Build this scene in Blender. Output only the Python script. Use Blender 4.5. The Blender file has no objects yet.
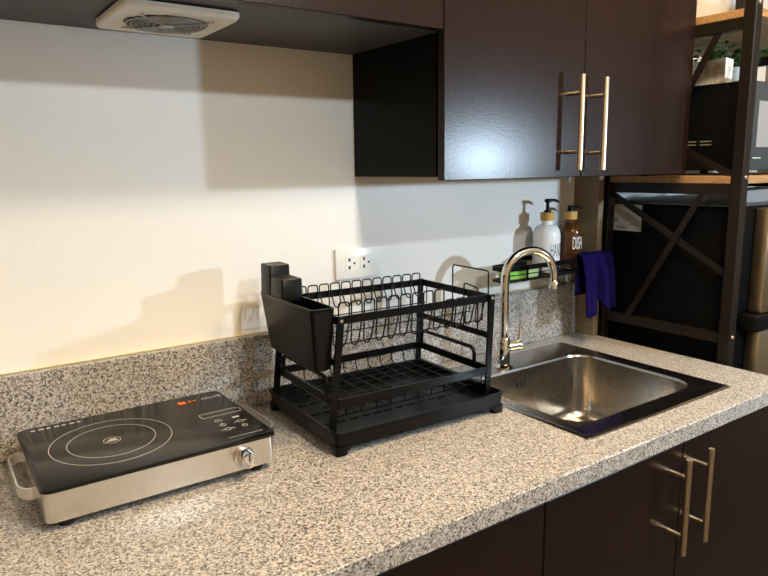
import bpy, bmesh, math, random
from mathutils import Vector, Matrix
random.seed(7)
C = bpy.context.scene.collection
ZC = 0.90                      # height of the worktop above the floor; z below is measured from the worktop
PI = math.pi

# ------------------------------------------------------------------ materials
def new_mat(name):
    m = bpy.data.materials.new(name); m.use_nodes = True
    nt = m.node_tree; b = nt.nodes['Principled BSDF']
    return m, nt, b
def plain(name, col, rough=0.5, metal=0.0, spec=0.5, bump=0.0, bscale=200.0, coat=0.0, trans=0.0, ior=1.45):
    m, nt, b = new_mat(name)
    b.inputs['Base Color'].default_value = (*col, 1)
    b.inputs['Roughness'].default_value = rough
    b.inputs['Metallic'].default_value = metal
    b.inputs['Specular IOR Level'].default_value = spec
    b.inputs['Coat Weight'].default_value = coat
    b.inputs['Transmission Weight'].default_value = trans
    b.inputs['IOR'].default_value = ior
    tc = nt.nodes.new('ShaderNodeTexCoord')
    n = nt.nodes.new('ShaderNodeTexNoise'); n.inputs['Scale'].default_value = bscale; n.inputs['Detail'].default_value = 3
    nt.links.new(tc.outputs['Object'], n.inputs['Vector'])
    if bump:
        bp = nt.nodes.new('ShaderNodeBump'); bp.inputs['Strength'].default_value = bump; bp.inputs['Distance'].default_value = 0.002
        nt.links.new(n.outputs['Fac'], bp.inputs['Height']); nt.links.new(bp.outputs['Normal'], b.inputs['Normal'])
    else:
        r = nt.nodes.new('ShaderNodeMapRange'); r.inputs['To Min'].default_value = max(0, rough-0.03); r.inputs['To Max'].default_value = rough+0.03
        nt.links.new(n.outputs['Fac'], r.inputs['Value']); nt.links.new(r.outputs['Result'], b.inputs['Roughness'])
    return m
def ramp(nt, stops, mode='LINEAR'):
    r = nt.nodes.new('ShaderNodeValToRGB'); r.color_ramp.interpolation = mode
    els = r.color_ramp.elements
    els[0].position, els[0].color = stops[0][0], (*stops[0][1], 1)
    els[1].position, els[1].color = stops[1][0], (*stops[1][1], 1)
    for p, c in stops[2:]:
        e = els.new(p); e.color = (*c, 1)
    return r
def granite():
    m, nt, b = new_mat('speckled_granite')
    tc = nt.nodes.new('ShaderNodeTexCoord')
    v = nt.nodes.new('ShaderNodeTexVoronoi'); v.inputs['Scale'].default_value = 430
    nt.links.new(tc.outputs['Object'], v.inputs['Vector'])
    s = nt.nodes.new('ShaderNodeSeparateColor'); nt.links.new(v.outputs['Color'], s.inputs['Color'])
    r = ramp(nt, [(0, (.040, .040, .043)), (.11, (.145, .142, .142)), (.26, (.27, .245, .215)), (.48, (.40, .375, .345)), (.70, (.55, .53, .505))], 'CONSTANT')
    nt.links.new(s.outputs['Red'], r.inputs['Fac'])
    n = nt.nodes.new('ShaderNodeTexNoise'); n.inputs['Scale'].default_value = 900; n.inputs['Detail'].default_value = 2
    nt.links.new(tc.outputs['Object'], n.inputs['Vector'])
    r2 = ramp(nt, [(.36, (.55, .54, .53)), (.52, (1, 1, 1))])
    nt.links.new(n.outputs['Fac'], r2.inputs['Fac'])
    mx = nt.nodes.new('ShaderNodeMix'); mx.data_type = 'RGBA'; mx.blend_type = 'MULTIPLY'; mx.inputs['Factor'].default_value = .8
    nt.links.new(r.outputs['Color'], mx.inputs[6]); nt.links.new(r2.outputs['Color'], mx.inputs[7])
    nt.links.new(mx.outputs[2], b.inputs['Base Color'])
    b.inputs['Roughness'].default_value = .28
    return m
def laminate():
    m, nt, b = new_mat('dark_brown_laminate')
    tc = nt.nodes.new('ShaderNodeTexCoord'); mp = nt.nodes.new('ShaderNodeMapping'); mp.inputs['Scale'].default_value = (90, 90, 1.2)
    nt.links.new(tc.outputs['Object'], mp.inputs['Vector'])
    n = nt.nodes.new('ShaderNodeTexNoise'); n.inputs['Scale'].default_value = 3; n.inputs['Detail'].default_value = 6
    nt.links.new(mp.outputs['Vector'], n.inputs['Vector'])
    r = ramp(nt, [(.35, (.0060, .0030, .0024)), (.65, (.0120, .0060, .0048))]); nt.links.new(n.outputs['Fac'], r.inputs['Fac'])
    nt.links.new(r.outputs['Color'], b.inputs['Base Color'])
    n2 = nt.nodes.new('ShaderNodeTexNoise'); n2.inputs['Scale'].default_value = 320; nt.links.new(tc.outputs['Object'], n2.inputs['Vector'])
    bp = nt.nodes.new('ShaderNodeBump'); bp.inputs['Strength'].default_value = .12; bp.inputs['Distance'].default_value = .001
    nt.links.new(n2.outputs['Fac'], bp.inputs['Height']); nt.links.new(bp.outputs['Normal'], b.inputs['Normal'])
    b.inputs['Roughness'].default_value = .275; b.inputs['Specular IOR Level'].default_value = .32
    return m
def brushed(name, col, rough, sc=(3, 300, 300), var=.06):
    m, nt, b = new_mat(name)
    tc = nt.nodes.new('ShaderNodeTexCoord'); mp = nt.nodes.new('ShaderNodeMapping'); mp.inputs['Scale'].default_value = sc
    nt.links.new(tc.outputs['Object'], mp.inputs['Vector'])
    n = nt.nodes.new('ShaderNodeTexNoise'); n.inputs['Scale'].default_value = 2; n.inputs['Detail'].default_value = 4
    nt.links.new(mp.outputs['Vector'], n.inputs['Vector'])
    r = nt.nodes.new('ShaderNodeMapRange'); r.inputs['To Min'].default_value = rough-var; r.inputs['To Max'].default_value = rough+var
    nt.links.new(n.outputs['Fac'], r.inputs['Value']); nt.links.new(r.outputs['Result'], b.inputs['Roughness'])
    b.inputs['Base Color'].default_value = (*col, 1); b.inputs['Metallic'].default_value = 1
    return m
def wood(name, a, c):
    m, nt, b = new_mat(name)
    tc = nt.nodes.new('ShaderNodeTexCoord'); mp = nt.nodes.new('ShaderNodeMapping'); mp.inputs['Scale'].default_value = (4, 60, 60)
    nt.links.new(tc.outputs['Object'], mp.inputs['Vector'])
    n = nt.nodes.new('ShaderNodeTexNoise'); n.inputs['Scale'].default_value = 2; n.inputs['Detail'].default_value = 5
    nt.links.new(mp.outputs['Vector'], n.inputs['Vector'])
    r = ramp(nt, [(.3, a), (.7, c)]); nt.links.new(n.outputs['Fac'], r.inputs['Fac'])
    nt.links.new(r.outputs['Color'], b.inputs['Base Color']); b.inputs['Roughness'].default_value = .5
    return m
def tiles():
    m, nt, b = new_mat('floor_tile')
    tc = nt.nodes.new('ShaderNodeTexCoord'); br = nt.nodes.new('ShaderNodeTexBrick')
    br.offset = 0; br.inputs['Scale'].default_value = 1; br.inputs['Brick Width'].default_value = .4; br.inputs['Row Height'].default_value = .4
    br.inputs['Mortar Size'].default_value = .004
    br.inputs['Color1'].default_value = (.10, .075, .055, 1); br.inputs['Color2'].default_value = (.085, .062, .045, 1); br.inputs['Mortar'].default_value = (.05, .04, .03, 1)
    nt.links.new(tc.outputs['Object'], br.inputs['Vector']); nt.links.new(br.outputs['Color'], b.inputs['Base Color'])
    b.inputs['Roughness'].default_value = .35
    return m
def marbled_plastic():
    m, nt, b = new_mat('crinkled_plastic')
    tc = nt.nodes.new('ShaderNodeTexCoord')
    n = nt.nodes.new('ShaderNodeTexNoise'); n.inputs['Scale'].default_value = 22; n.inputs['Detail'].default_value = 3; n.inputs['Distortion'].default_value = 1.5
    nt.links.new(tc.outputs['Object'], n.inputs['Vector'])
    r = ramp(nt, [(.35, (.60, .49, .34)), (.5, (.85, .79, .68)), (.62, (.93, .92, .9))]); nt.links.new(n.outputs['Fac'], r.inputs['Fac'])
    nt.links.new(r.outputs['Color'], b.inputs['Base Color']); b.inputs['Roughness'].default_value = .25
    return m

GRANITE = granite(); LAM = laminate()
PAINT = plain('cream_wall_paint', (.80, .785, .75), .40, bump=.2, bscale=260, spec=.5)
CEIL = plain('ceiling_paint', (.80, .69, .52), .8)
ROOM = plain('tan_room_wall_paint', (.52, .42, .30), .8)
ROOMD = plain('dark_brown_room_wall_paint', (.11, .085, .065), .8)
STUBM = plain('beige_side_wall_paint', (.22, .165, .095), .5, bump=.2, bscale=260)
TILE = tiles()
BOXIN = plain('black_cabinet_side', (.0025, .0032, .0032), .38, spec=.12)
UNDER = plain('grey_cabinet_underside', (.055, .055, .052), .5)
CAULK = plain('cream_sealant', (.75, .66, .46), .5)
BRASS = brushed('satin_nickel', (.72, .60, .44), .30, (300, 300, 3))
STEEL = brushed('brushed_steel', (.76, .74, .71), .25, (1.5, 700, 700), .03)
SINKM = brushed('sink_steel', (.50, .47, .43), .20, (40, 40, 40))
RIMM = brushed('sink_rim_steel', (.52, .51, .50), .20, (40, 40, 40))
CHROME = plain('polished_chrome', (.80, .78, .75), .08, metal=1)
GLASS = plain('black_ceramic_glass', (.005, .0045, .004), .2, spec=.4)
PRINT = plain('pale_grey_print', (.44, .43, .41), .5)
ORANGE = plain('orange_print', (.75, .17, .03), .5)
RUBBER = plain('black_rubber', (.01, .01, .01), .7)
BLACK = plain('black_plastic', (.0025, .0028, .003), .30, spec=.2)
BLACKM = plain('black_coated_metal', (.0025, .0027, .0029), .32, spec=.2)
WIRE = plain('black_coated_wire', (.004, .004, .004), .35, spec=.3)
WHITEP = plain('white_plastic', (.80, .79, .76), .35)
HOLE = plain('dark_hole', (.008, .008, .008), .7)
FANW = plain('ivory_plastic', (.72, .68, .60), .4)
FANM = plain('grey_wire', (.35, .34, .33), .3, metal=.8)
FANB = plain('grey_fan_blade', (.10, .10, .10), .35)
BOTW = plain('white_bottle_plastic', (.80, .80, .79), .3)
BOTB = plain('amber_bottle', (.075, .026, .006), .14, spec=.6, coat=.4)
BAMB = plain('bamboo', (.62, .38, .10), .45)
LETD = plain('dark_grey_lettering', (.16, .16, .17), .5)
LETW = plain('white_lettering', (.85, .83, .8), .5)
TOWEL = plain('blue_cloth', (.0045, .002, .042), .95, bump=.8, bscale=900, spec=.1)
SPGREEN = plain('green_sponge', (.28, .68, .10), .9, bump=.8, bscale=700)
SPPALE = plain('pale_green_sponge', (.50, .66, .30), .9, bump=.8, bscale=700)
RACKM = plain('brown_metal', (.008, .0055, .004), .4, spec=.25)
WOOD = wood('shelf_board_wood', (.22, .115, .04), (.30, .175, .075))
FRIDGE = plain('black_fridge_side', (.0015, .0016, .002), .5, spec=.08, bump=.15, bscale=500)
FTOP = plain('dark_grey_fridge_top', (.045, .045, .047), .25)
FDOOR = brushed('beige_steel_door', (.40, .32, .21), .35, (200, 200, 2))
PAPER = plain('white_paper', (.34, .33, .30), .6)
MICRO = plain('black_microwave_case', (.0025, .0027, .003), .35, spec=.2)
MICROF = plain('dark_grey_microwave_front', (.03, .036, .04), .2)
MWIN = plain('microwave_window_glass', (.20, .20, .20), .12)
LEAF = plain('green_leaf', (.035, .09, .02), .45)
POT = plain('white_ceramic_pot', (.75, .74, .7), .3)
SOIL = plain('dark_soil', (.04, .03, .02), .9)
BAG = marbled_plastic()
GREYBAG = plain('grey_plastic_film', (.20, .20, .20), .25, bump=1.0, bscale=40)

# ------------------------------------------------------------------ mesh helpers (worktop frame)
def B(): return bmesh.new()
def box(bm, x0, x1, y0, y1, z0, z1, bev=0.0, seg=2, rot=None, piv=None):
    r = bmesh.ops.create_cube(bm, size=1)
    vs = r['verts']
    for v in vs:
        v.co = Vector(((x0+x1)/2 + v.co.x*(x1-x0), (y0+y1)/2 + v.co.y*(y1-y0), (z0+z1)/2 + v.co.z*(z1-z0)))
    if bev:
        es = list({e for v in vs for e in v.link_edges})
        out = bmesh.ops.bevel(bm, geom=es, offset=bev, segments=seg, profile=.5, affect='EDGES')
        vs = list({v for f in out['faces'] for v in f.verts} | {v for v in vs if v.is_valid})
    if rot is not None:
        piv = Vector(piv); 
        for v in vs: v.co = rot @ (v.co - piv) + piv
    return vs
def bar(bm, p, q, w, t, up=(0, 0, 1)):
    """flat bar from p to q; w measured along up-ish side, t across"""
    p, q = Vector(p), Vector(q); d = (q-p); L = d.length; d.normalize()
    up = Vector(up); s = d.cross(up)
    if s.length < 1e-5: s = d.cross(Vector((1, 0, 0)))
    s.normalize(); u = s.cross(d).normalized()
    r = bmesh.ops.create_cube(bm, size=1)
    for v in r['verts']:
        c = v.co.copy(); v.co = (p+q)/2 + d*(c.x*L) + s*(c.y*t) + u*(c.z*w)
def tube(bm, pts, r, n=8, closed=False, rs=None):
    pts = [Vector(p) for p in pts]; N = len(pts); rings = []
    t0 = None; nrm = None
    for i in range(N):
        if closed: t = (pts[(i+1) % N]-pts[i-1])
        else: t = pts[min(i+1, N-1)]-pts[max(i-1, 0)]
        t.normalize()
        if nrm is None:
            a = Vector((0, 0, 1)) if abs(t.z) < .9 else Vector((1, 0, 0))
            nrm = (a - t*a.dot(t)).normalized()
        else:
            nrm = (nrm - t*nrm.dot(t)).normalized()
        bi = t.cross(nrm); rr = rs[i] if rs else r
        rings.append([bm.verts.new(pts[i] + (nrm*math.cos(2*PI*k/n) + bi*math.sin(2*PI*k/n))*rr) for k in range(n)])
    M = N if closed else N-1
    for i in range(M):
        a, b = rings[i], rings[(i+1) % N]
        off = 0
        if closed and i == N-1:
            off = min(range(n), key=lambda o: (a[0].co-b[o].co).length)
        for k in range(n):
            bm.faces.new((a[k], a[(k+1) % n], b[(k+1+off) % n], b[(k+off) % n]))
    if not closed:
        bm.faces.new(rings[0][::-1]); bm.faces.new(rings[-1])
def fillet(pts, r, n=4, closed=False):
    pts = [Vector(p) for p in pts]; out = []; N = len(pts)
    for i in range(N):
        if not closed and i in (0, N-1): out.append(pts[i]); continue
        p, a, b = pts[i], pts[i-1], pts[(i+1) % N]
        da, db = (a-p), (b-p); rr = min(r, da.length*.49, db.length*.49)
        s, e = p+da.normalized()*rr, p+db.normalized()*rr
        for k in range(n+1):
            t = k/n; out.append(s*(1-t)**2 + p*2*t*(1-t) + e*t*t)
    return out
def lathe(bm, prof, c, n=32, axis='z'):
    c = Vector(c); rings = []
    def mk(r, h, a):
        u, v = r*math.cos(a), r*math.sin(a)
        return c + (Vector((u, v, h)) if axis == 'z' else Vector((u, h, v)) if axis == 'y' else Vector((h, u, v)))
    for r, h in prof:
        if r < 1e-6: rings.append([bm.verts.new(mk(0, h, 0))])
        else: rings.append([bm.verts.new(mk(r, h, 2*PI*k/n)) for k in range(n)])
    for a, b in zip(rings, rings[1:]):
        for k in range(n):
            k2 = (k+1) % n
            if len(a) == 1 and len(b) == 1: continue
            if len(a) == 1: bm.faces.new((a[0], b[k], b[k2]))
            elif len(b) == 1: bm.faces.new((a[k], b[0], a[k2]))
            else: bm.faces.new((a[k], b[k], b[k2], a[k2]))
def cyl(bm, p, q, r, n=20):
    tube(bm, [p, q], r, n)
def rrect(x0, x1, y0, y1, r, n=5):
    out = []
    for cx, cy, a0 in ((x1-r, y1-r, 0), (x0+r, y1-r, PI/2), (x0+r, y0+r, PI), (x1-r, y0+r, 1.5*PI)):
        for k in range(n+1):
            a = a0 + PI/2*k/n; out.append((cx+r*math.cos(a), cy+r*math.sin(a)))
    return out
def loft(bm, loops, cap0=True, cap1=True):
    rs = [[bm.verts.new(p) for p in lp] for lp in loops]
    n = len(rs[0])
    for a, b in zip(rs, rs[1:]):
        for k in range(n): bm.faces.new((a[k], a[(k+1) % n], b[(k+1) % n], b[k]))
    if cap0: bm.faces.new(rs[0][::-1])
    if cap1: bm.faces.new(rs[-1])
def ring2(bm, cx, cy, z, r, w, n=64, h=.0002):
    lp = []
    for rr, zz in ((r-w/2, z), (r-w/2, z+h), (r+w/2, z+h), (r+w/2, z)):
        lp.append([Vector((cx+rr*math.cos(2*PI*k/n), cy+rr*math.sin(2*PI*k/n), zz)) for k in range(n)])
    loft(bm, lp, False, False)
def text_bm(s, size, loc, xscale=1.0, fn=None, depth=.0001):
    cu = bpy.data.curves.new('t', 'FONT'); cu.body = s; cu.size = size; cu.extrude = depth; cu.align_x = 'CENTER'; cu.align_y = 'CENTER'
    cu.resolution_u = 4
    o = bpy.data.objects.new('t', cu); C.objects.link(o)
    dg = bpy.context.evaluated_depsgraph_get(); dg.update()
    me = bpy.data.meshes.new_from_object(o.evaluated_get(dg))
    bm = B(); bm.from_mesh(me); bpy.data.objects.remove(o); bpy.data.curves.remove(cu); bpy.data.meshes.remove(me)
    for v in bm.verts:
        v.co.x *= xscale
        v.co = Vector(fn(v.co)) if fn else v.co + Vector(loc)
    return bm

def wpos(o):
    p = Vector((0, 0, 0))
    while o is not None: p += o.location; o = o.parent
    return p
def obj(name, bm, m, parent=None, smooth=35, loc=None):
    """link bm as ONE mesh object; loc = origin in the worktop frame for a top-level mesh"""
    bmesh.ops.recalc_face_normals(bm, faces=bm.faces[:])
    base = wpos(parent) if parent else (Vector(loc)+Vector((0, 0, ZC)) if loc else Vector((0, 0, 0)))
    for v in bm.verts: v.co = v.co + Vector((0, 0, ZC)) - base
    me = bpy.data.meshes.new(name); bm.to_mesh(me); bm.free()
    me.materials.append(m)
    if smooth:
        for p in me.polygons: p.use_smooth = True
        try: me.set_sharp_from_angle(angle=math.radians(smooth))
        except Exception: pass
    o = bpy.data.objects.new(name, me); C.objects.link(o)
    if parent: o.parent = parent
    else: o.location = base
    return o
def thing(name, label, cat, loc, group=None):
    o = bpy.data.objects.new(name, None); C.objects.link(o); o.location = Vector(loc)+Vector((0, 0, ZC)); o.empty_display_size = .05
    o['label'] = label; o['category'] = cat
    if group: o['group'] = group
    return o
def tag(o, label, cat, group=None):
    o['label'] = label; o['category'] = cat
    if group: o['group'] = group
    return o
def struct(name, bm, m):
    o = obj(name, bm, m, smooth=0); o['kind'] = 'structure'; return o

# ------------------------------------------------------------------ room shell
X0, X1, Y0, ZF, ZT = -2.3, 1.75, -3.2, -.90, 1.62
b = B(); box(b, X0-.1, X1+.1, Y0-.1, .1, ZF-.1, ZF); struct('floor', b, TILE)
b = B(); box(b, X0-.1, X1+.1, Y0-.1, .1, ZT, ZT+.1); struct('ceiling', b, CEIL)
b = B(); box(b, X0-.1, X1+.1, 0, .1, ZF, ZT); struct('wall_back', b, PAINT)
b = B(); box(b, X0-.1, X0, Y0, 0, ZF, ZT); struct('wall_left', b, ROOM)
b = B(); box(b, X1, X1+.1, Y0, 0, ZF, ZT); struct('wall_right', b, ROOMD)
b = B(); box(b, X0, X1, Y0-.1, Y0, ZF, ZT); struct('wall_front', b, ROOM)
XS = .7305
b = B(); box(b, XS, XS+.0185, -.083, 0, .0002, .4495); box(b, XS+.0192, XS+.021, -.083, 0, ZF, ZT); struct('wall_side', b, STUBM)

# ------------------------------------------------------------------ worktop and backsplash
YF, XL, XR = -.600, -1.45, .749
SX0, SX1, SY0, SY1 = .1290, .6040, -.5410, -.0760         # sink rim outline
b = B()
cx0, cx1, cy0, cy1 = SX0+.012, SX1-.012, SY0+.012, SY1-.012
def slab_with_hole(b, x0, x1, y0, y1, z0, z1, hx0, hx1, hy0, hy1):
    V = {}
    for z in (z0, z1):
        for i, (x, y) in enumerate(((x0, y0), (x1, y0), (x1, y1), (x0, y1), (hx0, hy0), (hx1, hy0), (hx1, hy1), (hx0, hy1))):
            V[(z, i)] = b.verts.new((x, y, z))
    for k in range(4):
        j = (k+1) % 4
        b.faces.new([V[(z1, k)], V[(z1, j)], V[(z1, 4+j)], V[(z1, 4+k)]])
        b.faces.new([V[(z0, k)], V[(z0, 4+k)], V[(z0, 4+j)], V[(z0, j)]])
        b.faces.new([V[(z0, k)], V[(z0, j)], V[(z1, j)], V[(z1, k)]])
        b.faces.new([V[(z0, 4+k)], V[(z1, 4+k)], V[(z1, 4+j)], V[(z0, 4+j)]])
slab_with_hole(b, XL, XR, YF, -.0005, -.0325, 0, cx0, cx1, cy0, cy1)
es = [e for e in b.edges if all(abs(v.co.y-YF) < 1e-6 and abs(v.co.z) < 1e-6 for v in e.verts)]
bmesh.ops.bevel(b, geom=es, offset=.003, segments=3, affect='EDGES')
tag(obj('countertop', b, GRANITE, smooth=30, loc=(0, -.3, 0)), 'long speckled beige granite worktop running under the dish rack and sink', 'countertop')
t = thing('backsplash', 'low speckled grey granite upstand along the cream wall behind the hot plate', 'backsplash', (-.3, -.012, .0003))
b = B(); box(b, XL, .7285, -.0235, -.0004, .0003, .145, .0012, 1); obj('slab', b, GRANITE, t, 30)
b = B(); box(b, XL, .7285, -.0060, -.0004, .1451, .1480, .001, 1); o = obj('sealant_bead', b, CAULK, t, 30); o['label'] = 'cream sealant line along its top'

# ------------------------------------------------------------------ cabinets
def bar_handle(parent, x, yface, z0, z1, off=.034, r=.0058):
    b = B(); y = yface-off
    cyl(b, (x, y, z0), (x, y, z1), r, 14)
    for z in (z0+(z1-z0)*.19, z1-(z1-z0)*.19): cyl(b, (x, yface, z), (x, y, z), .0042, 10)
    h = obj('handle', b, BRASS, parent, 40); h['label'] = 'satin nickel bar handle'; return h
def door(parent, x0, x1, yb, yf, z0, z1, hx=None, hz=None):
    b = B(); box(b, x0, x1, yf, yb, z0, z1, .0012, 1)
    d = obj('door', b, LAM, parent, 30)
    if hx is not None: bar_handle(d, hx, yf, *hz)
    return d
# tall wall cabinet above the sink
t = thing('wall_cabinet', 'tall dark brown two door wall cabinet hanging above the sink and dish rack', 'cabinet', (.37, -.15, .456))
b = B()
XE = .7285
box(b, 0, .016, -.2765, -.0004, .456, 1.25)
box(b, XE-.016, XE, -.2765, -.0004, .456, 1.25); box(b, .016, XE-.016, -.2765, -.0004, .456, .472); box(b, .016, XE-.016, -.2765, -.0004, 1.234, 1.25)
box(b, .016, XE-.016, -.008, -.0004, .472, 1.234); box(b, .016, XE-.016, -.27, -.008, .84, .856)
o = obj('carcass', b, BOXIN, t, 0); o['label'] = 'black side and inside panels'
b = B(); box(b, .004, XE-.004, -.2955, -.2770, .4585, 1.24); obj('front_frame', b, BOXIN, t, 0)
door(t, -.0127, .3605, -.2960, -.3142, .4503, 1.25, .3135, (.4655, .6500))
door(t, .3630, .7550, -.2960, -.3142, .4503, 1.25, .3875, (.4640, .6495))
# short wall cabinet above the hot plate
t = thing('wall_cabinet', 'shorter dark brown wall cabinet above the hot plate, exhaust fan fixed beneath', 'cabinet', (-.6, -.15, .708))
b = B(); box(b, -1.45, -.0005, -.2950, -.0004, .7085, 1.25)
o = obj('carcass', b, UNDER, t, 0); o['label'] = 'grey underside panel'
for x0, x1 in ((-1.449, -.969), (-.966, -.486), (-.483, -.0145)): door(t, x0, x1, -.2955, -.3142, .7060, 1.25)
# base cabinets
ZK = -.80
def base_carcass(b, x0, x1):
    box(b, x0, x0+.016, -.578, -.005, ZK, -.036); box(b, x1-.016, x1, -.578, -.005, ZK, -.036)
    box(b, x0+.016, x1-.016, -.578, -.005, ZK, ZK+.016); box(b, x0+.016, x1-.016, -.013, -.005, ZK+.016, -.036)
t = thing('base_cabinet', 'dark brown two door base cabinet under the sink with bar handles', 'cabinet', (.37, -.29, ZF))
b = B(); base_carcass(b, -.0435, .7455); obj('carcass', b, BOXIN, t, 0)
b = B(); box(b, -.0435, .7455, -.53, -.515, ZF, ZK); obj('plinth', b, BOXIN, t, 0)
door(t, -.0440, .3315, -.5785, -.5965, -.79, -.0365, .2965, (-.2350, -.0485))
door(t, .3345, .7455, -.5785, -.5965, -.79, -.0365, .3705, (-.2330, -.0465))
t = thing('base_cabinet', 'plain dark brown base cabinet left of the sink cabinet, below the worktop edge', 'cabinet', (-.7, -.29, ZF))
b = B(); base_carcass(b, -1.45, -.0465); obj('carcass', b, BOXIN, t, 0)
b = B(); box(b, -1.45, -.0465, -.53, -.515, ZF, ZK); obj('plinth', b, BOXIN, t, 0)
for x0, x1 in ((-1.449, -.978), (-.975, -.504), (-.501, -.0465)): door(t, x0, x1, -.5785, -.5965, -.79, -.0365)

# ------------------------------------------------------------------ exhaust fan under the short cabinet
FX0, FX1, FY0, FY1, FZ0, FZ1 = -.5270, -.3550, -.2510, -.0740, .6950, .7056
fcx, fcy, fr = (FX0+FX1)/2, (FY0+FY1)/2, .062
t = thing('exhaust_fan', 'square ivory exhaust fan with round wire grille under the short wall cabinet', 'fan', (fcx, fcy, FZ0))
N = 64
def sq(r, z, x0=FX0, x1=FX1, y0=FY0, y1=FY1):
    o = []
    for k in range(N):
        a = 2*PI*k/N; c, s = math.cos(a), math.sin(a); m = max(abs(c), abs(s)); m = max(m, (abs(c)+abs(s))/1.93)
        o.append(Vector(((x0+x1)/2 + c/m*(x1-x0)/2*r, (y0+y1)/2 + s/m*(y1-y0)/2*r, z)))
    return o
circ = lambda r, z: [Vector((fcx+r*math.cos(2*PI*k/N), fcy+r*math.sin(2*PI*k/N), z)) for k in range(N)]
b = B(); loft(b, [circ(fr, FZ1), circ(fr, FZ0+.001), circ(fr+.002, FZ0), sq(.97, FZ0), sq(1, FZ0+.004), sq(1, FZ1), circ(fr, FZ1)], False, False); obj('housing', b, FANW, t, 30)
b = B(); lathe(b, [(fr-.001, FZ1-.001), (0, FZ1-.001)], (fcx, fcy, 0)); lathe(b, [(fr-.001, FZ1-.001), (fr-.001, FZ1), (0, FZ1)], (fcx, fcy, 0)); obj('backing', b, HOLE, t)
b = B()
for k in range(7):
    a = 2*PI*k/7
    p = [Vector((fcx+r*math.cos(a+da), fcy+r*math.sin(a+da), z)) for r, da, z in ((.018, 0, .7042), (.056, .05, .7042), (.056, .62, .7), (.018, .7, .7005))]
    q = [v+Vector((0, 0, .001)) for v in p]; loft(b, [p, q])
lathe(b, [(0, .698), (.018, .699), (.020, .7042), (0, .7042)], (fcx, fcy, 0)); obj('fan_blades', b, FANB, t)
b = B()
for r in (.020, .028, .036, .044, .052, .059): tube(b, [(fcx+r*math.cos(2*PI*k/40), fcy+r*math.sin(2*PI*k/40), .6932) for k in range(40)], .0010, 6, True)
for k in range(4):
    a = PI/4+k*PI/2; c, s = math.cos(a), math.sin(a)
    tube(b, [(fcx+.005*c, fcy+.005*s, .6922), (fcx+.060*c, fcy+.060*s, .6922), (fcx+.072*c, fcy+.072*s, .6945)], .0014, 6)
lathe(b, [(0, .6912), (.012, .6912), (.012, .6935), (0, .6935)], (fcx, fcy, 0), 20)
obj('grille', b, FANM, t)
for k in range(4):
    a = PI/4+k*PI/2; b = B(); lathe(b, [(0, .6925), (.003, .6925), (.004, .6952), (0, .6952)], (fcx+.0735*math.cos(a), fcy+.0735*math.sin(a), 0), 12); obj('screw', b, STEEL, t)

# ------------------------------------------------------------------ wall outlet
t = thing('wall_outlet', 'white double wall outlet plate on the cream wall behind the dish rack', 'outlet', (0, -.004, .268))
b = B(); box(b, -.058, .058, -.0090, -.0003, .2345, .3015, .002, 2); obj('plate', b, WHITEP, t, 30)
for cx in (-.018, .020):
    b = B(); box(b, cx-.0165, cx+.0165, -.0100, -.0089, .2515, .2845, .0008, 1); s = obj('socket', b, WHITEP, t, 30)
    b = B()
    for z in (.2765, .2595): box(b, cx-.009, cx-.004, -.01025, -.0098, z-.0035, z+.0035)
    lathe(b, [(0, -.01025), (.0026, -.01025), (.0026, -.0098), (0, -.0098)], (cx+.006, 0, .268), 12, 'y')
    h = obj('socket_holes', b, HOLE, s); h['label'] = 'dark socket holes'

# ------------------------------------------------------------------ hot plate
HX0, HX1, HY0, HY1 = -.6965, -.3555, -.3115, -.0515
t = thing('hot_plate', 'black glass topped electric hot plate with steel body and knob on the worktop', 'hot plate', ((HX0+HX1)/2, (HY0+HY1)/2, 0))
rr = lambda x0, x1, y0, y1, r, z: [Vector((x, y, z)) for x, y in rrect(x0, x1, y0, y1, r)]
b = B(); i = .0035
loft(b, [rr(HX0+.012, HX1-.012, HY0+.012, HY1-.012, .008, .0115), rr(HX0+i, HX1-i, HY0+i, HY1-i, .010, .0125), rr(HX0+i, HX1-i, HY0+i, HY1-i, .010, .0552)])
body = obj('body', b, STEEL, t, 40); body['label'] = 'brushed steel body'
b = B(); loft(b, [rr(HX0+.001, HX1-.001, HY0+.001, HY1-.001, .014, .0555), rr(HX0, HX1, HY0, HY1, .014, .0562), rr(HX0, HX1, HY0, HY1, .014, .0592), rr(HX0+.001, HX1-.001, HY0+.001, HY1-.001, .013, .0600)])
g = obj('glass_top', b, GLASS, t, 40); g['label'] = 'black glass top'
ZG = .06005
b = B()
for r in (.0895, .0645): ring2(b, -.577, -.182, ZG, r, .0009)
ring2(b, -.577, -.182, ZG, .0125, .0008, 40)
for k in range(3): 
    box(b, -.586+.003*k, -.5685-.001*k, -.1865+.004*k, -.1840+.004*k, ZG, ZG+.0002)
o = obj('burner_marking', b, PRINT, g); o['label'] = 'pale burner rings'
b = B()
def strokes(b, pts, w=.0009, closed=True):
    n = len(pts)
    for k in range(n if closed else n-1):
        p, q = pts[k], pts[(k+1) % n]; bar(b, (p[0], p[1], ZG+.0001), (q[0], q[1], ZG+.0001), .0002, w)
strokes(b, rrect(-.4315, -.3605, -.1815, -.1620, .003, 2), .0010); obj('display_outline', b, PRINT, g, 0)['label'] = 'pale display outline'
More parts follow.
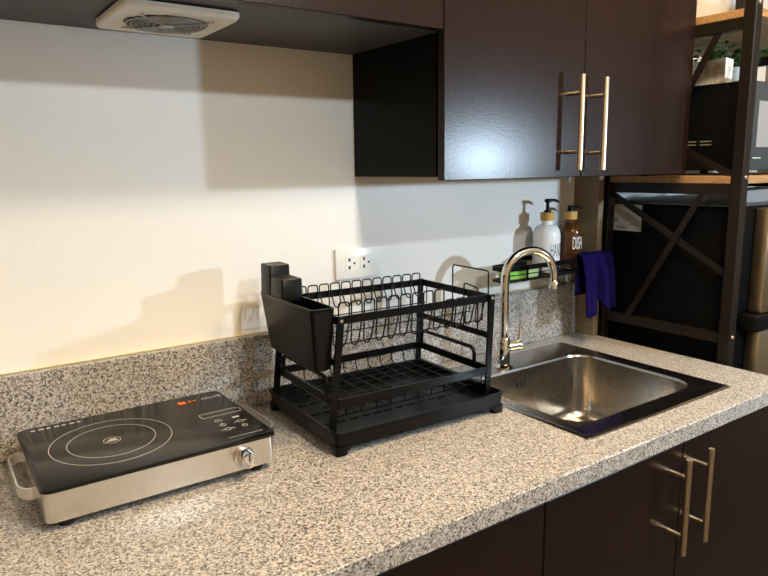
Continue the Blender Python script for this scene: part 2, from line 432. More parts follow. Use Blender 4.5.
for cx, cy, kind in ((-.4130, -.2050, 0), (-.3820, -.2050, 1), (-.4130, -.2270, 2), (-.3830, -.2270, 3), (-.4130, -.2490, 3), (-.3840, -.2490, 2)):
    b = B()
    if kind == 0: strokes(b, [(cx-.006, cy-.003), (cx+.006, cy-.003), (cx+.004, cy+.004), (cx-.004, cy+.004)])
    elif kind == 1: box(b, cx-.006, cx+.006, cy-.003, cy+.003, ZG, ZG+.0002)
    else:
        ring2(b, cx, cy, ZG, .0046, .0010, 20)
        if kind == 2: box(b, cx-.0006, cx+.0006, cy, cy+.007, ZG, ZG+.0002)
        else: box(b, cx-.011, cx-.004, cy-.0006, cy+.0006, ZG, ZG+.0002); box(b, cx+.004, cx+.012, cy-.0006, cy+.0006, ZG, ZG+.0002)
    obj('control_symbol', b, PRINT, g, 0)['label'] = 'pale control symbol'
b = B(); box(b, -.427, -.369, -.2855, -.2848, ZG, ZG+.0002); obj('slider_line', b, PRINT, g, 0)
bt = text_bm('OLVE', .0135, (-.3800, -.0845, ZG+.0001), 1.15); obj('lettering', bt, PRINT, g, 0)['label'] = 'pale brand letters'
bt = text_bm('EV', .0135, (-.4150, -.0845, ZG+.0001), 1.1); box(bt, -.441, -.4275, -.0915, -.0885, ZG, ZG+.0002); box(bt, -.441, -.4275, -.0805, -.0775, ZG, ZG+.0002)
bar(bt, (-.441, -.0885, ZG+.0001), (-.4275, -.0805, ZG+.0001), .0002, .004); bar(bt, (-.441, -.0805, ZG+.0001), (-.4275, -.0885, ZG+.0001), .0002, .004)
obj('logo', bt, ORANGE, g, 0)['label'] = 'orange logo and letters'
b = B()
for k in range(7): box(b, -.676+.0115*k, -.676+.0115*k+.006+.002*(k % 2), -.0695, -.0640, ZG, ZG+.0002)
obj('notice_print', b, PRINT, g, 0)
b = B(); lathe(b, [(0, -.0005), (.0165, -.0005), (.0165, -.003), (.0135, -.005), (.0125, -.022), (.0115, -.024), (0, -.024)], (-.4130, HY0+i, .0345), 28, 'y'); k_ = obj('knob', b, CHROME, t, 40); k_['label'] = 'shiny round knob'
b = B(); box(b, -.4138, -.4122, HY0+i-.0248, HY0+i-.0235, .0345, .0455); obj('pointer', b, RUBBER, k_, 0)
def strap(sx, x_in, x_out, y0, y1):
    pts = fillet([(x_in, y1, .043), (x_out*.55+x_in*.45, y1+.004, .043), (x_out, y1-.012, .043), (x_out, y0+.012, .043), (x_out*.55+x_in*.45, y0-.004, .043), (x_in, y0, .043)], .014, 5)
    b = B(); lps = []
    for k, p in enumerate(pts):
        tn = (pts[min(k+1, len(pts)-1)]-pts[max(k-1, 0)]).normalized(); nn = Vector((-tn.y, tn.x, 0))
        lps.append([p+nn*.0011+Vector((0, 0, -.008)), p+nn*.0011+Vector((0, 0, .008)), p-nn*.0011+Vector((0, 0, .008)), p-nn*.0011+Vector((0, 0, -.008))])
    loft(b, lps); o = obj('carry_handle', b, STEEL, t, 40); o['label'] = 'bent steel carry handle'
strap(-1, HX0+i, HX0-.0200, -.262, -.125)
strap(1, HX1-i, HX1+.0220, -.262, -.125)
for fx in (HX0+.03, HX1-.03):
    for fy in (HY0+.022, HY1-.03):
        b = B(); lathe(b, [(0, .0002), (.010, .0002), (.012, .0115), (0, .0115)], (fx, fy, 0), 16); obj('foot', b, RUBBER, t)

# ------------------------------------------------------------------ drip tray, dish rack, utensil holder
TX0, TX1, TY0, TY1 = -.2600, .1210, -.3480, -.0600
dt = t = thing('drip_tray', 'black plastic drip tray with corner feet under the dish rack', 'tray', ((TX0+TX1)/2, (TY0+TY1)/2, 0))
b = B(); d = .006
loft(b, [rr(TX0+.008, TX1-.008, TY0+.008, TY1-.008, .010, .0150), rr(TX0+.005, TX1-.005, TY0+.005, TY1-.005, .012, .0150), rr(TX0+.003, TX1-.003, TY0+.003, TY1-.003, .014, .0380),
         rr(TX0, TX1, TY0, TY1, .015, .0390), rr(TX0, TX1, TY0, TY1, .015, .0420), rr(TX0+d, TX1-d, TY0+d, TY1-d, .012, .0420), rr(TX0+d+.003, TX1-d-.003, TY0+d+.003, TY1-d-.003, .010, .0185)])
for k in range(13):
    x = TX0+.035+k*.0255
    for j in range(4): box(b, x, x+.017, TY0+.045+j*.056, TY0+.048+j*.056, .0185, .0205)
tray = obj('tray', b, BLACK, t, 40)
for fx0, fx1 in ((TX0+.003, TX0+.045), (TX1-.045, TX1-.003)):
    for fy0, fy1, sy in ((TY0+.003, TY0+.035, 1), (TY1-.035, TY1-.003, -1)):
        b = B(); lo = .010
        left = fx0 < -.1
        xa, xb = (fx0+.001, fx1-.018) if left else (fx0+.018, fx1-.001)
        ya, yb = (fy0+.001, fy1-.012) if sy > 0 else (fy0+.012, fy1-.001)
        loft(b, [rr(xa, xb, ya, yb, .006, .0002), rr(xa, xb, ya, yb, .006, .006), rr(fx0, fx1, fy0, fy1, .008, .0165)]); obj('foot', b, BLACK, t, 40)

RX0, RX1, RY0, RY1, RZ = -.2280, .1160, -.3040, -.0750, .2220
dr = t = thing('dish_rack', 'black two tier wire dish rack with leaning legs standing in the drip tray', 'dish rack', ((RX0+RX1)/2, (RY0+RY1)/2, .0190))
def flatloop(b, x0, x1, y0, y1, z, h=.014, th=.0035, r=.010):
    lps = []
    o_, i_ = rrect(x0, x1, y0, y1, r), rrect(x0+th, x1-th, y0+th, y1-th, max(r-th, .002))
    for pl, zz in ((o_, z-h/2), (o_, z+h/2), (i_, z+h/2), (i_, z-h/2)): lps.append([Vector((x, y, zz)) for x, y in pl])
    lps.append([v.copy() for v in lps[0]]); loft(b, lps, False, False); bmesh.ops.remove_doubles(b, verts=b.verts[:], dist=1e-6)
b = B(); flatloop(b, RX0, RX1, RY0, RY1, RZ); top = obj('top_frame', b, BLACKM, t, 40)
LX0, LX1, LY0, LY1, LZ = -.2370, .1100, -.3130, -.0740, .0790
b = B(); flatloop(b, LX0, LX1, LY0, LY1, LZ, .015); low = obj('lower_frame', b, BLACKM, t, 40)
for (xt, xb_) in ((RX0+.0065, -.2450), (RX1-.002, .1050)):
    for y, yo in ((RY0, -.003), (RY1, .003)):
        b = B(); bar(b, (xb_, y+yo, .0190), (xt, y+yo, RZ+.007), .0125 if True else 0, .005, (1, 0, 0)); l = obj('leg', b, BLACKM, t, 40)
        b = B(); s = -1 if y < -.2 else 1
        lathe(b, [(0, y+yo+s*.0040), (.0030, y+yo+s*.0036), (.0036, y+yo+s*.0022), (0, y+yo+s*.0022)], (xt, 0, RZ), 12, 'y'); o = obj('rivet', b, STEEL, l); o['label'] = 'small silver rivet'
for x in (RX0+.0020, RX1-.0015):
    b = B(); bar(b, (x, RY0, .1460), (x, RY1, .1460), .012, .0035); obj('side_bar', b, BLACKM, t, 40)
for x in (-.2330, .1030):
    b = B(); tube(b, fillet([(x, -.270, .0835), (x, -.270, .1160), (x, -.090, .1160), (x, -.090, .0835)], .03, 8), .0040, 10); obj('side_hoop', b, BLACKM, t, 60)
def ring_loop(b, x0, w, y, ztop, zbot, lean):
    n0, tw = w*.5, w*.36
    pts = [(x0+.001, y, ztop), (x0+w-.001, y, ztop), (x0+w-.001, y, RZ), (x0+w*.5+tw, y+lean*.7, zbot+.014)]
    pts = fillet(pts+[(x0+w*.5-tw, y+lean*.7, zbot+.014), (x0+.001, y, RZ)], .006, 4, True)
    half = [p for p in pts if p.z > zbot+.016]
    arc = [Vector((x0+w*.5+tw*math.cos(a), y+lean*.7+lean*.3*math.sin(a), zbot+.014-.016*math.sin(a))) for a in [PI*q/10 for q in range(11)]]
    i0 = max(range(len(half)), key=lambda q: (half[q].x > x0+w*.5, -half[q].z))
    tube(b, half[:i0+1]+arc+half[i0+1:], .0015, 6, True)
P = .0254
for k in range(13):
    x = RX0+.006+k*P; w = .0232
    b = B(); ring_loop(b, x, w, RY0+.006, .2510 if k < 9 else .2290, .1740, .010); obj('plate_divider', b, WIRE, t, 60)
    b = B(); ring_loop(b, x, w, RY1-.006, .2440, .1960, -.008); obj('plate_divider', b, WIRE, t, 60)
for y in (RY0+.022, RY1-.022, RY0+.060):
    b = B(); z = .1745 if y < -.25 and y < RY0+.03 else .1800
    if y == RY0+.060: z = .1850
    tube(b, [(RX0+.004, y, z), (RX1-.004, y, z)], .0013, 6)
    for x in (RX0+.004, RX1-.004): tube(b, fillet([(x, y, z), (x, y, RZ)], .004), .0013, 6)
    obj('length_wire', b, WIRE, t, 60)
b = B(); tube(b, fillet([(RX1-.0055, -.3005, .1490), (RX1-.0055, -.3005, .2750), (RX1-.0055, -.1900, .2750), (RX1-.0055, -.1900, .1490)], .007, 5), .0015, 8); obj('side_hook', b, WIRE, t, 60)
b = B(); tube(b, fillet([(RX1-.0055, -.2700, .1490), (RX1-.0055, -.2700, .2370), (RX1-.0055, -.2270, .2420), (RX1-.0055, -.2270, .1490)], .007, 5), .0015, 8); obj('side_hook', b, WIRE, t, 60)
for k in range(11):
    x = LX0+.022+k*.0305; b = B()
    tube(b, fillet([(x, LY0+.0045, .0860), (x, LY0+.006, .0520), (x, LY1-.006, .0520), (x, LY1-.0045, .0860)], .012, 4), .0014, 6); obj('basket_wire', b, WIRE, t, 60)
for k in range(8):
    y = LY0+.020+k*.0275; b = B()
    tube(b, [(LX0+.012, y, .0494), (LX1-.012, y, .0494)], .0013, 6); obj('basket_wire', b, WIRE, t, 60)

uh = t = thing('utensil_holder', 'black stepped plastic utensil and knife holder hung on the left end of the dish rack', 'utensil holder', (-.256, -.19, .135))
CX0, CX1, CY0, CY1 = -.2750, -.2305, -.3055, -.0860
b = B()
cx = lambda f: (CX0+.012*f, CX1-.002*f)
def capr(f, z, ins=0, y0=CY0, y1=CY1):
    x0, x1 = CX0+.012*f, CX1-.002*f
    return [Vector((x, y, z)) for x, y in rrect(x0+ins, x1-ins, y0+.012*f+ins, y1-.010*f-ins, .008)]
loft(b, [capr(1, .1352, .003), capr(1, .1375), capr(0.03, .2390), capr(0, .2395), capr(0, .2460), capr(0, .2460, .0025), capr(.9, .1400, .0025)])
hold = obj('bin', b, BLACK, t, 40)
def tower(y0, y1, z0, z1, name, slots):
    b = B(); x0, x1 = CX0+.0015, CX1
    lps = [rr(x0, x1, y0, y1, .004, z0), rr(x0+.0015, x1-.001, y0+.001, y1-.001, .004, z1-.002), rr(x0+.003, x1-.0025, y0+.0025, y1-.0025, .003, z1)]
    loft(b, lps); o = obj(name, b, BLACK, t, 40)
    b = B()
    for s in slots: box(b, *s, z1-.0006, z1+.0002)
    obj('slots', b, HOLE, o, 0)['label'] = 'dark slot openings'
tower(-.1860, -.1335, .2400, .2800, 'knife_block', [(CX0+.015, CX1-.006, -.179, -.141)])
tower(-.1340, -.0880, .2400, .3000, 'knife_block', [(CX0+.014, CX1-.024, -.127+.012*k, -.122+.012*k) for k in range(3)] + [(CX1-.020, CX1-.007, -.127+.012*k, -.122+.012*k) for k in range(3)])
for ya in (-.145, -.270):
    b = B(); box(b, CX1-.004, CX1+.009, ya, ya+.04, .2318, .2340); box(b, CX1+.0085, CX1+.0105, ya, ya+.04, .2100, .2340); obj('hook', b, BLACK, t, 0)

piv = Vector((-.07, -.20, 0))          # the rack, its tray and its holder stand slightly turned on the worktop
for o in (dt, dr, uh):
    rm = Matrix.Rotation(-.040, 3, 'Z'); z = o.location.z; v = rm @ (Vector((o.location.x, o.location.y, 0))-piv)+piv
    o.location = (v.x, v.y, z); o.rotation_euler.z = -.040

# ------------------------------------------------------------------ sink and tap
t = thing('kitchen_sink', 'square stainless steel drop in sink let into the granite worktop', 'sink', ((SX0+SX1)/2, (SY0+SY1)/2, 0))
BX0, BX1, BY0, BY1, BD = .170, .566, -.488, -.170, -.165
b = B(); n = 8
rq = lambda x0, x1, y0, y1, r, z: [Vector((x, y, z)) for x, y in rrect(x0, x1, y0, y1, r, n)]
loft(b, [rq(SX0+.0005, SX1-.0005, SY0+.0005, SY1-.0005, .004, .0002), rq(SX0, SX1, SY0, SY1, .004, .0015), rq(SX0+.004, SX1-.004, SY0+.004, SY1-.004, .004, .0040),
         rq(SX0+.010, SX1-.010, SY0+.010, SY1-.010, .004, .0036), rq(BX0-.004, BX1+.004, BY0-.004, BY1+.004, .058, .0022), rq(BX0, BX1, BY0, BY1, .055, .0010),
         rq(BX0+.002, BX1-.002, BY0+.002, BY1-.002, .053, -.004)], False, False)
rim = obj('rim', b, RIMM, t, 50)
b = B(); lp = [rq(BX0+.002, BX1-.002, BY0+.002, BY1-.002, .053, -.004), rq(BX0+.006, BX1-.006, BY0+.006, BY1-.006, .052, BD+.03)]
for k in range(1, 6):
    a = k/5*PI/2; q = .006+.03*(1-math.cos(a)); lp.append(rq(BX0+q, BX1-q, BY0+q, BY1-q, .052-.015*k/5, BD+.03-.03*math.sin(a)))
lp.append(rq(BX0+.12, BX1-.12, BY0+.09, BY1-.09, .03, BD-.003))
loft(b, lp, False, True); basin = obj('basin', b, SINKM, t, 50)
b = B(); lathe(b, [(0, BD-.0015), (.030, BD-.0010), (.042, BD+.0005), (.042, BD-.0025), (0, BD-.0025)], ((BX0+BX1)/2, (BY0+BY1)/2, 0)); obj('drain', b, CHROME, basin)
b = B()
for k in range(3): box(b, .338+.013*k, .343+.013*k, BY1-.0050, BY1-.0030, -.047, -.030, .0005, 1)
obj('overflow_slots', b, HOLE, basin, 0)['label'] = 'three dark overflow slots'
b = B(); random.seed(3)
for k in range(150):
    x = random.uniform(BX0+.06, BX1-.07); z = random.uniform(-.13, -.02); r = random.uniform(.0008, .0022); y = BY1-.0025-.004*(-.004-z)/.131
    bmesh.ops.create_icosphere(b, subdivisions=1, radius=r, matrix=Matrix.Translation((x, y, z)) @ Matrix.Diagonal((1, .5, 1.2, 1)))
for k in range(130):
    y = random.uniform(BY0+.07, BY1-.07); z = random.uniform(-.13, -.02); r = random.uniform(.0008, .0022); x = BX1-.0025-.004*(-.004-z)/.131
    bmesh.ops.create_icosphere(b, subdivisions=1, radius=r, matrix=Matrix.Translation((x, y, z)) @ Matrix.Diagonal((.5, 1, 1.2, 1)))
o = obj('water_drops', b, plain('water', (.9, .9, .9), .03, trans=1, ior=1.33), basin, 60); o['kind'] = 'stuff'

FXC, FYC = .3165, -.1455; tip = Vector((.4400, -.1850, 0)); dv = Vector((tip.x-FXC, tip.y-FYC, 0)); R = dv.length/2; dv.normalize()
t = thing('kitchen_tap', 'chrome gooseneck tap standing on the back rim of the sink', 'tap', (FXC, FYC, .0024))
b = B(); lathe(b, [(0, .0025), (.0230, .0025), (.0230, .0060), (.0170, .0100), (.0150, .0120), (.0150, .0700), (.0125, .0760), (0, .0760)], (FXC, FYC, 0), 28); body = obj('base', b, CHROME, t, 40)
zc = .2150; cen = Vector((FXC, FYC, zc))+dv*R
pts = [Vector((FXC, FYC, .0700)), Vector((FXC, FYC, .15))]+[cen+(-dv*math.cos(a)+Vector((0, 0, 1))*math.sin(a))*R for a in [PI*k/24 for k in range(25)]]
tipz = .1850; pts.append(Vector((tip.x, tip.y, tipz+.012)))
b = B(); tube(b, pts, .0100, 20); sp = obj('spout', b, CHROME, t, 60)
b = B(); lathe(b, [(0, tipz), (.0085, tipz), (.0118, tipz+.001), (.0118, tipz+.018), (.0102, tipz+.020), (0, tipz+.020)], (tip.x, tip.y, 0), 24); obj('aerator', b, CHROME, sp, 40)
b = B(); hx = Vector((.040, -.006, 0))
cyl(b, (FXC, FYC, .0520), (FXC+.046, FYC-.007, .0520), .0125, 20); lv = obj('valve', b, CHROME, t, 40)
b = B(); tube(b, [(FXC+.043, FYC-.0065, .0560), (FXC+.046, FYC-.0070, .0800), (FXC+.048, FYC-.0072, .1020)], .0045, 12, rs=[.006, .0045, .0038]); obj('lever', b, CHROME, lv, 50)

# ------------------------------------------------------------------ wire basket above the sink with bottles, sponge, towel
KX0, KX1, KY0, KY1, KZ0, KZ1 = .3400, .7285, -.1230, -.0060, .2030, .2340
t = thing('wall_basket', 'black wire basket fixed to the wall above the tap', 'basket', ((KX0+KX1)/2, (KY0+KY1)/2, KZ0))
KXM, KYM = .4720, -.0720
def lband(b, z, h, th):
    o_ = fillet([(KX0, KY0, z), (KX1, KY0, z), (KX1, KY1, z), (KXM, KY1, z), (KXM, KYM, z), (KX0, KYM, z)], .014, 4, True)
    cen = []
    for k, p in enumerate(o_):
        tn = (o_[(k+1) % len(o_)]-o_[k-1]).normalized(); cen.append(p+Vector((-tn.y, tn.x, 0))*th)
    up = Vector((0, 0, h/2)); lps = [[p-up for p in o_], [p+up for p in o_], [p+up for p in cen], [p-up for p in cen], [p-up for p in o_]]
    loft(b, lps, False, False); bmesh.ops.remove_doubles(b, verts=b.verts[:], dist=1e-6)
b = B(); lband(b, KZ1-.003, .012, .003); obj('top_rail', b, BLACKM, t, 40)
b = B(); lband(b, KZ0-.002, .006, .003)
for k in range(10):
    y = KY0+.010+k*.0108; tube(b, [((KX0 if y < KYM-.002 else KXM)+.002, y, KZ0-.0020), (KX1-.002, y, KZ0-.0020)], .0013, 6)
obj('base_grid', b, WIRE, t, 40)
for x in (.3550, .4180, .4640, .5300, .6000, .6700, .7150):
    b = B(); bar(b, (x, KY0+.0015, KZ0-.003), (x, KY0+.0015, KZ1), .004, .003, (1, 0, 0)); obj('upright', b, WIRE, t, 40)
b = B(); tube(b, [(KX0+.004, KY0+.0015, .2150), (KX1-.004, KY0+.0015, .2150)], .0014, 6); obj('front_wire', b, WIRE, t, 60)
for x in (.52, .66):
    b = B(); box(b, x-.012, x+.012, -.0060, -.0003, .2050, .2500, .002, 1); obj('wall_bracket', b, BLACKM, t, 30)
def bottle(name, label, cx, cy, mat, ptop, ctop, word, lm, zt, group, pang, ang0):
    zb = KZ0-.0005
    t = thing(name, label, 'soap dispenser', (cx, cy, zb), group)
    r = .0350; sh = .3160
    prof = [(0, zb), (r-.003, zb), (r, zb+.004), (r, sh-.022)]
    for k in range(1, 9):
        a = k/8*PI/2; prof.append((.0145+(r-.0145)*math.cos(a), sh-.022+.030*math.sin(a)))
    prof += [(.0145, ctop-.020), (0, ctop-.020)]
    b = B(); lathe(b, prof, (cx, cy, 0), 40); bo = obj('bottle', b, mat, t, 45)
    b = B(); lathe(b, [(0, ctop-.021), (.0175, ctop-.021), (.0180, ctop-.020), (.0180, ctop-.001), (.0170, ctop), (0, ctop)], (cx, cy, 0), 28); obj('collar', b, BAMB, t, 40)['label'] = 'yellow bamboo collar'
    b = B(); lathe(b, [(0, ctop), (.0095, ctop), (.0090, ctop+.005), (.0045, ctop+.006), (.0045, ptop-.010), (.0080, ptop-.009), (.0085, ptop-.002), (.0070, ptop), (0, ptop)], (cx, cy, 0), 20)
    ca, sa = math.cos(pang), math.sin(pang)
    tube(b, [(cx, cy, ptop-.004), (cx+.022*ca, cy+.022*sa, ptop-.004), (cx+.034*ca, cy+.034*sa, ptop-.009)], .0036, 10, rs=[.0045, .0038, .0028]); obj('pump', b, BLACK, t, 45)['label'] = 'black pump head'
    rt = r+.0002
    def wrap(c):
        a = -PI/2 + ang0 + c.x/rt
        return (cx+(rt+c.z)*math.cos(a), cy+(rt+c.z)*math.sin(a), zt+c.y)
    bt = text_bm(word, .0480, None, .30, wrap, .0002); obj('lettering', bt, lm, bo, 0)
    return t
bottle('soap_dispenser', 'white pump bottle lettered HAND with bamboo collar in the wire basket', .5510, -.0620, BOTW, .3900, .3555, 'HAND', LETD, .2580, 'soap dispensers in the wire basket', -.25, .02)
bottle('soap_dispenser', 'amber brown pump bottle lettered DISH, standing beside the white one', .6420, -.0620, BOTB, .3690, .3540, 'DISH', LETW, .2700, 'soap dispensers in the wire basket', -.25, -.22)
b = B(); box(b, .3600, .4200, -.1160, -.0790, KZ0, .2270, .004, 2); sg = obj('sponge', b, SPGREEN, None, 40, (.39, -.097, KZ0))
tag(sg, 'bright green dish sponge in the left end of the wire basket', 'sponge')
b = B(); box(b, .4230, .4640, -.1170, -.0780, KZ0, .2260, .004, 2); sp2 = obj('sponge', b, SPPALE, None, 40, (.443, -.097, KZ0))
tag(sp2, 'pale green sponge in the wire basket, right of the bright green one', 'sponge')
# cloth draped over the front rail
b = B(); NU, NV = 34, 30
TXA, TXB = .6060, .7300
def tow(u, v):
    x = TXA+(TXB-TXA)*u
    val = math.exp(-((u-.50)/.075)**2)
    fold = .006*math.sin(u*2*PI*2.0-.4)+.003*math.sin(u*2*PI*5+1)-.014*val
    L1, L2 = (.156 if u < .5 else .146)+.004*math.sin(u*19)-.030*val, .105
    s = v*(L1+L2+.012)
    zr = KZ1+.0075
    if s < L1:
        h = L1-s; q = min(1, h/.06)
        return (x, KY0-.0100-(fold+.010)*q-.010*(h/.15), zr-h)
    s -= L1
    if s < .012:
        a = s/.012*PI; return (x, KY0-.0020-.0080*math.cos(a), zr+.006*math.sin(a))
    s -= .012
    return (x, KY0+.0060, zr-s)
g_ = [[b.verts.new(tow(i/NU, j/NV)) for i in range(NU+1)] for j in range(NV+1)]
for j in range(NV):
    for i_ in range(NU): b.faces.new((g_[j][i_], g_[j][i_+1], g_[j+1][i_+1], g_[j+1][i_]))
tw = obj('dish_cloth', b, TOWEL, None, 80, (.65, -.13, .16))
md = tw.modifiers.new('thick', 'SOLIDIFY'); md.thickness = .003; md.offset = 1
tag(tw, 'dark blue dish cloth draped over the right end of the wire basket', 'cloth')

# ------------------------------------------------------------------ metal storage rack with fridge and microwave
GX0, GX1, GY0, GY1 = .7650, 1.4200, -.4470, -.0620
t = thing('storage_rack', 'brown metal storage rack with wooden shelves around the fridge and microwave', 'shelf rack', ((GX0+GX1)/2, (GY0+GY1)/2, ZF))
PW = .028
for x in (GX0, GX1-PW):
    for y in (GY0, GY1-PW):
        b = B(); box(b, x, x+PW, y, y+PW, ZF, 1.25, .002, 1); obj('post', b, RACKM, t, 30)
for z in (.4270, .7950):
    b = B(); box(b, GX0+.003, GX1-.003, GY0+PW, GY1, z, z+.018, .001, 1); box(b, GX0+PW, GX1-PW, GY0+.004, GY0+PW, z, z+.018, .001, 1); obj('shelf_board', b, WOOD, t, 30)['label'] = 'wood shelf board'
    for x in (GX0+.002, GX1-.022):
        b = B(); box(b, x, x+.020, GY0+PW, GY1-PW, z-.026, z-.0005); obj('side_rail', b, RACKM, t, 0)
for x in (GX0+.006, GX1-.026):
    b = B(); box(b, x, x+.018, GY0+PW, GY1-PW, .0450, .0680); obj('side_rail', b, RACKM, t, 0)
xb_ = GX0+.001
for p, q in (((-.1600, .0620), (-.3720, .4400)), ((-.0850, .4020), (-.4200, .2150)), ((-.1900, .4450), (-.3700, .7850)), ((-.0800, .6150), (-.4200, .4450))):
    k = .004 if p[1] < q[1] else .008
    b = B(); bar(b, (xb_+k, p[0], p[1]), (xb_+k, q[0], q[1]), .016, .003); obj('brace', b, RACKM, t, 0)
for z in (.8220, .4420, .0630):
    b = B(); lathe(b, [(0, GY0-.0030), (.004, GY0-.0026), (.005, GY0+.0005), (0, GY0+.0005)], (GX0+PW/2, 0, z), 12, 'y'); obj('bolt', b, STEEL, t)

QX0, QX1, QY0, QY1, QZ = .7980, 1.3700, -.4200, -.0300, .3700
t = thing('refrigerator', 'black sided two door fridge with beige steel doors inside the storage rack', 'refrigerator', ((QX0+QX1)/2, (QY0+QY1)/2, ZF))
b = B(); box(b, QX0, QX1, QY0, QY1, ZF+.02, QZ, .004, 2); qb = obj('body', b, FRIDGE, t, 30)
b = B(); box(b, QX0+.001, QX1-.001, QY0, QY1, QZ+.0002, QZ+.008, .002, 1); obj('top_cover', b, FTOP, t, 30)['label'] = 'dark grey top'
for z0, z1 in ((ZF+.03, .0690), (.1130, QZ-.002)):
    b = B(); box(b, QX0+.001, QX1-.001, QY0-.0150, QY0-.0005, z0, z1, .003, 1); dd = obj('door', b, FRIDGE, t, 30)
    b = B(); box(b, QX0+.062, QX1-.008, QY0-.0500, QY0-.0152, z0, z1, .006, 2); obj('door_panel', b, FDOOR, dd, 30)['label'] = 'beige brushed steel door face'
b = B(); box(b, QX0+.030, QX1-.004, QY0-.056, QY0-.0005, .0705, .1115, .006, 2); obj('handle_strip', b, BLACK, t, 30)['label'] = 'black grip strip between the doors'
b = B(); box(b, QX0-.0006, QX0-.0001, -.1720, -.0800, .2960, .3680); pl = obj('label_sheet', b, PAPER, t, 0); pl['label'] = 'white paper information sheet'
b = B(); random.seed(5)
for k in range(8):
    z = .358-.0065*k; L = random.uniform(.02, .05); box(b, QX0-.0008, QX0-.0006, -.168, -.168+L, z, z+.002)
box(b, QX0-.0008, QX0-.0006, -.128, -.096, .302, .308); box(b, QX0-.0008, QX0-.0006, -.098, -.086, .320, .330)
obj('print', b, LETD, pl, 0)
for fx in (QX0+.05, QX1-.05):
    for fy in (QY0+.05, QY1-.05):
        b = B(); lathe(b, [(0, ZF), (.02, ZF), (.02, ZF+.022), (0, ZF+.022)], (fx, fy, 0), 16); obj('foot', b, RUBBER, t)

MX0, MX1, MY0, MY1, MZ0, MZ1 = .8320, 1.2900, -.3850, -.0400, .4570, .6650
t = thing('microwave', 'black microwave oven on the middle shelf of the storage rack', 'microwave', ((MX0+MX1)/2, (MY0+MY1)/2, .4455))
b = B(); box(b, MX0, MX1, MY0, MY1, MZ0, MZ1, .004, 2); mb = obj('case', b, MICRO, t, 30)
b = B(); box(b, MX0-.001, MX1-.110, MY0-.0300, MY0-.0005, MZ0, MZ1, .005, 2); md_ = obj('door', b, MICROF, t, 30)
b = B(); box(b, MX0+.045, MX1-.150, MY0-.0306, MY0-.0298, MZ0+.055, MZ1-.045); obj('window', b, MWIN, md_, 0)
b = B(); box(b, MX0+.034, MX0+.072, MY0-.0304, MY0-.0299, MZ0+.0280, MZ0+.0305); obj('lettering', b, PRINT, md_, 0)
b = B(); box(b, MX1-.108, MX1, MY0-.0300, MY0-.0005, MZ0, MZ1, .005, 2); obj('control_panel', b, MICROF, t, 30)
b = B()
for k in range(4): box(b, MX0-.0005, MX0+.0002, -.330+.040*k, -.300+.040*k, .5270, .5295); box(b, MX0-.0005, MX0+.0002, -.330+.040*k, -.300+.040*k, .5190, .5215)
obj('vents', b, plain('vent_grey', (.18, .16, .12), .5), mb, 0)
for fx in (MX0+.04, MX1-.04):
    for fy in (MY0+.035, MY1-.04):
        b = B(); lathe(b, [(0, .4452), (.012, .4452), (.013, .4572), (0, .4572)], (fx, fy, 0), 14); obj('foot', b, RUBBER, t)

# crumpled plastic packet on the microwave
def crumple(bm_fn, amp, seed, name, mat, loc, label, cat, x0, x1, y0, y1, z0, z1):
    b = B(); box(b, x0, x1, y0, y1, z0, z1); bmesh.ops.subdivide_edges(b, edges=b.edges[:], cuts=9, use_grid_fill=True)
    rnd = random.Random(seed); ph = [(rnd.uniform(30, 110), rnd.uniform(30, 110), rnd.uniform(0, 6)) for _ in range(6)]
    for v in b.verts:
        s = sum(math.sin(v.co.x*f1+v.co.z*f2+v.co.y*f1*.7+p) for f1, f2, p in ph)/6
        k = min(1, (v.co.z-z0)/(z1-z0)*3)
        v.co += Vector((s*amp, s*amp*.8, s*amp*.7*k))
        v.co.z = max(v.co.z, z0)
    o = obj(name, b, mat, None, 60, loc); tag(o, label, cat); return o
crumple(None, .006, 3, 'plastic_packet', BAG, (.90, -.23, .6655), 'pale crinkled plastic packet lying on the microwave', 'packet', .870, .905, -.330, -.130, .6655, .7280)
crumple(None, .006, 8, 'plastic_bag', GREYBAG, (.98, -.33, .3785), 'grey crumpled plastic bag on top of the fridge', 'bag', .880, 1.120, -.400, -.300, .3785, .4080)
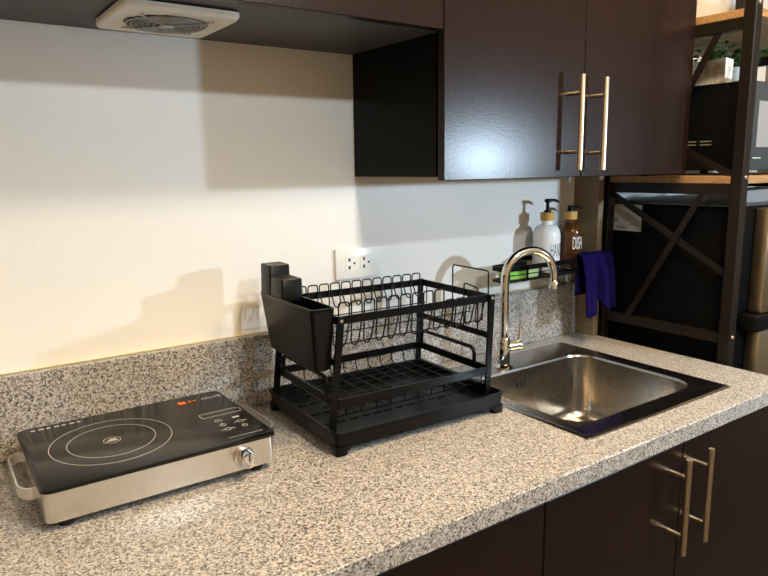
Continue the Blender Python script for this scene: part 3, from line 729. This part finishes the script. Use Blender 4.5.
# potted plant on the microwave
t = thing('potted_plant', 'leafy green plant in a white pot on the right of the microwave top', 'plant', (1.090, -.2500, .6655))
b = B(); lathe(b, [(0, .6657), (.030, .6657), (.040, .7280), (.037, .7280), (.034, .7150), (0, .7150)], (1.090, -.25, 0), 28); obj('pot', b, POT, t, 40)
b = B(); lathe(b, [(0, .7140), (.0345, .7140), (.0345, .7175), (0, .7175)], (1.090, -.25, 0), 20); obj('soil', b, SOIL, t)
random.seed(11); bs, bl = B(), B()
for k in range(34):
    a = random.uniform(0, 2*PI); L = random.uniform(.05, .155); h = random.uniform(.0, .055)
    if k % 3 == 0: a = PI+random.uniform(-.7, .7); L = random.uniform(.10, .20)
    p0 = Vector((1.090+.01*math.cos(a), -.25+.01*math.sin(a), .717)); p1 = p0+Vector((math.cos(a)*L*.5, math.sin(a)*L*.35, .030+h)); p2 = p0+Vector((math.cos(a)*L, math.sin(a)*L*.7, max(.018+h*.6+random.uniform(-.03, .02), -.03)))
    pts = [p0*(1-s)**2+p1*2*s*(1-s)+p2*s*s for s in [j/6 for j in range(7)]]
    for p in pts: p.z = min(p.z, .790)
    tube(bs, pts, .0010, 5)
    for s in (4, 5, 6):
        c = pts[s]; d = Vector((random.uniform(-1, 1), random.uniform(-1, 1), random.uniform(-.5, .3))).normalized(); sd = d.cross(Vector((random.uniform(-.4, .4), random.uniform(-.4, .4), 1))).normalized()
        ll, ww = random.uniform(.016, .028), random.uniform(.006, .010); up = sd.cross(d)*.003
        pr_ = [c, c+d*ll*.35+sd*ww+up, c+d*ll*.75+sd*ww*.7+up, c+d*ll, c+d*ll*.75-sd*ww*.7+up, c+d*ll*.35-sd*ww+up]
        for q in pr_: q.z = min(q.z, .803)
        vs = [bl.verts.new(q) for q in pr_]; mid = bl.verts.new(c+d*ll*.5-up*.6)
        for q in range(6): bl.faces.new((vs[q], vs[(q+1) % 6], mid))
obj('stems', bs, LEAF, t); lf = obj('foliage', bl, LEAF, t, 0); lf['kind'] = 'stuff'
sm = lf.modifiers.new('thick', 'SOLIDIFY'); sm.thickness = .0006

# ------------------------------------------------------------------ lights
def point(name, loc, power, col, radius):
    l = bpy.data.lights.new(name, 'POINT'); l.energy = power; l.color = col; l.shadow_soft_size = radius
    o = bpy.data.objects.new(name, l); C.objects.link(o); o.location = Vector(loc)+Vector((0, 0, ZC)); return o
point('cool_lamp', (.95, -1.25, .50), 46, (.64, .83, 1.0), .022)
point('neutral_lamp', (-.07, -1.69, 1.107), 36, (.88, .97, 1.0), .025)
point('warm_ceiling_lamp', (-.10, -1.20, 1.52), 56, (1.0, .86, .67), .07)
point('warm_sink_lamp', (.42, -.85, 1.50), 44, (1.0, .66, .28), .06)
w = bpy.data.worlds.new('world'); bpy.context.scene.world = w; w.use_nodes = True
w.node_tree.nodes['Background'].inputs['Color'].default_value = (1, .85, .65, 1); w.node_tree.nodes['Background'].inputs['Strength'].default_value = .2

# ------------------------------------------------------------------ camera
cam = bpy.data.cameras.new('camera'); co = bpy.data.objects.new('camera', cam); C.objects.link(co)
yaw, pitch, roll, f = .6108, .1795, -.0128, 662.75
cy, sy, cp, sp_ = math.cos(yaw), math.sin(yaw), math.cos(pitch), math.sin(pitch)
fw = Vector((sy*cp, cy*cp, -sp_)); r_ = Vector((cy, -sy, 0)); u_ = r_.cross(fw)
c_, s_ = math.cos(roll), math.sin(roll); rx, ux = c_*r_+s_*u_, -s_*r_+c_*u_
M = Matrix((rx, ux, -fw)).transposed().to_4x4(); M.translation = Vector((-.7876, -1.2305, .4742+ZC))
co.matrix_world = M; cam.sensor_width = 36; cam.lens = f/768*36; cam.clip_start = .02
sc = bpy.context.scene; sc.camera = co
vs = sc.view_settings; vs.view_transform = 'Standard'; vs.look = 'None'; vs.gamma = 1; vs.use_curve_mapping = False; vs.exposure = 0
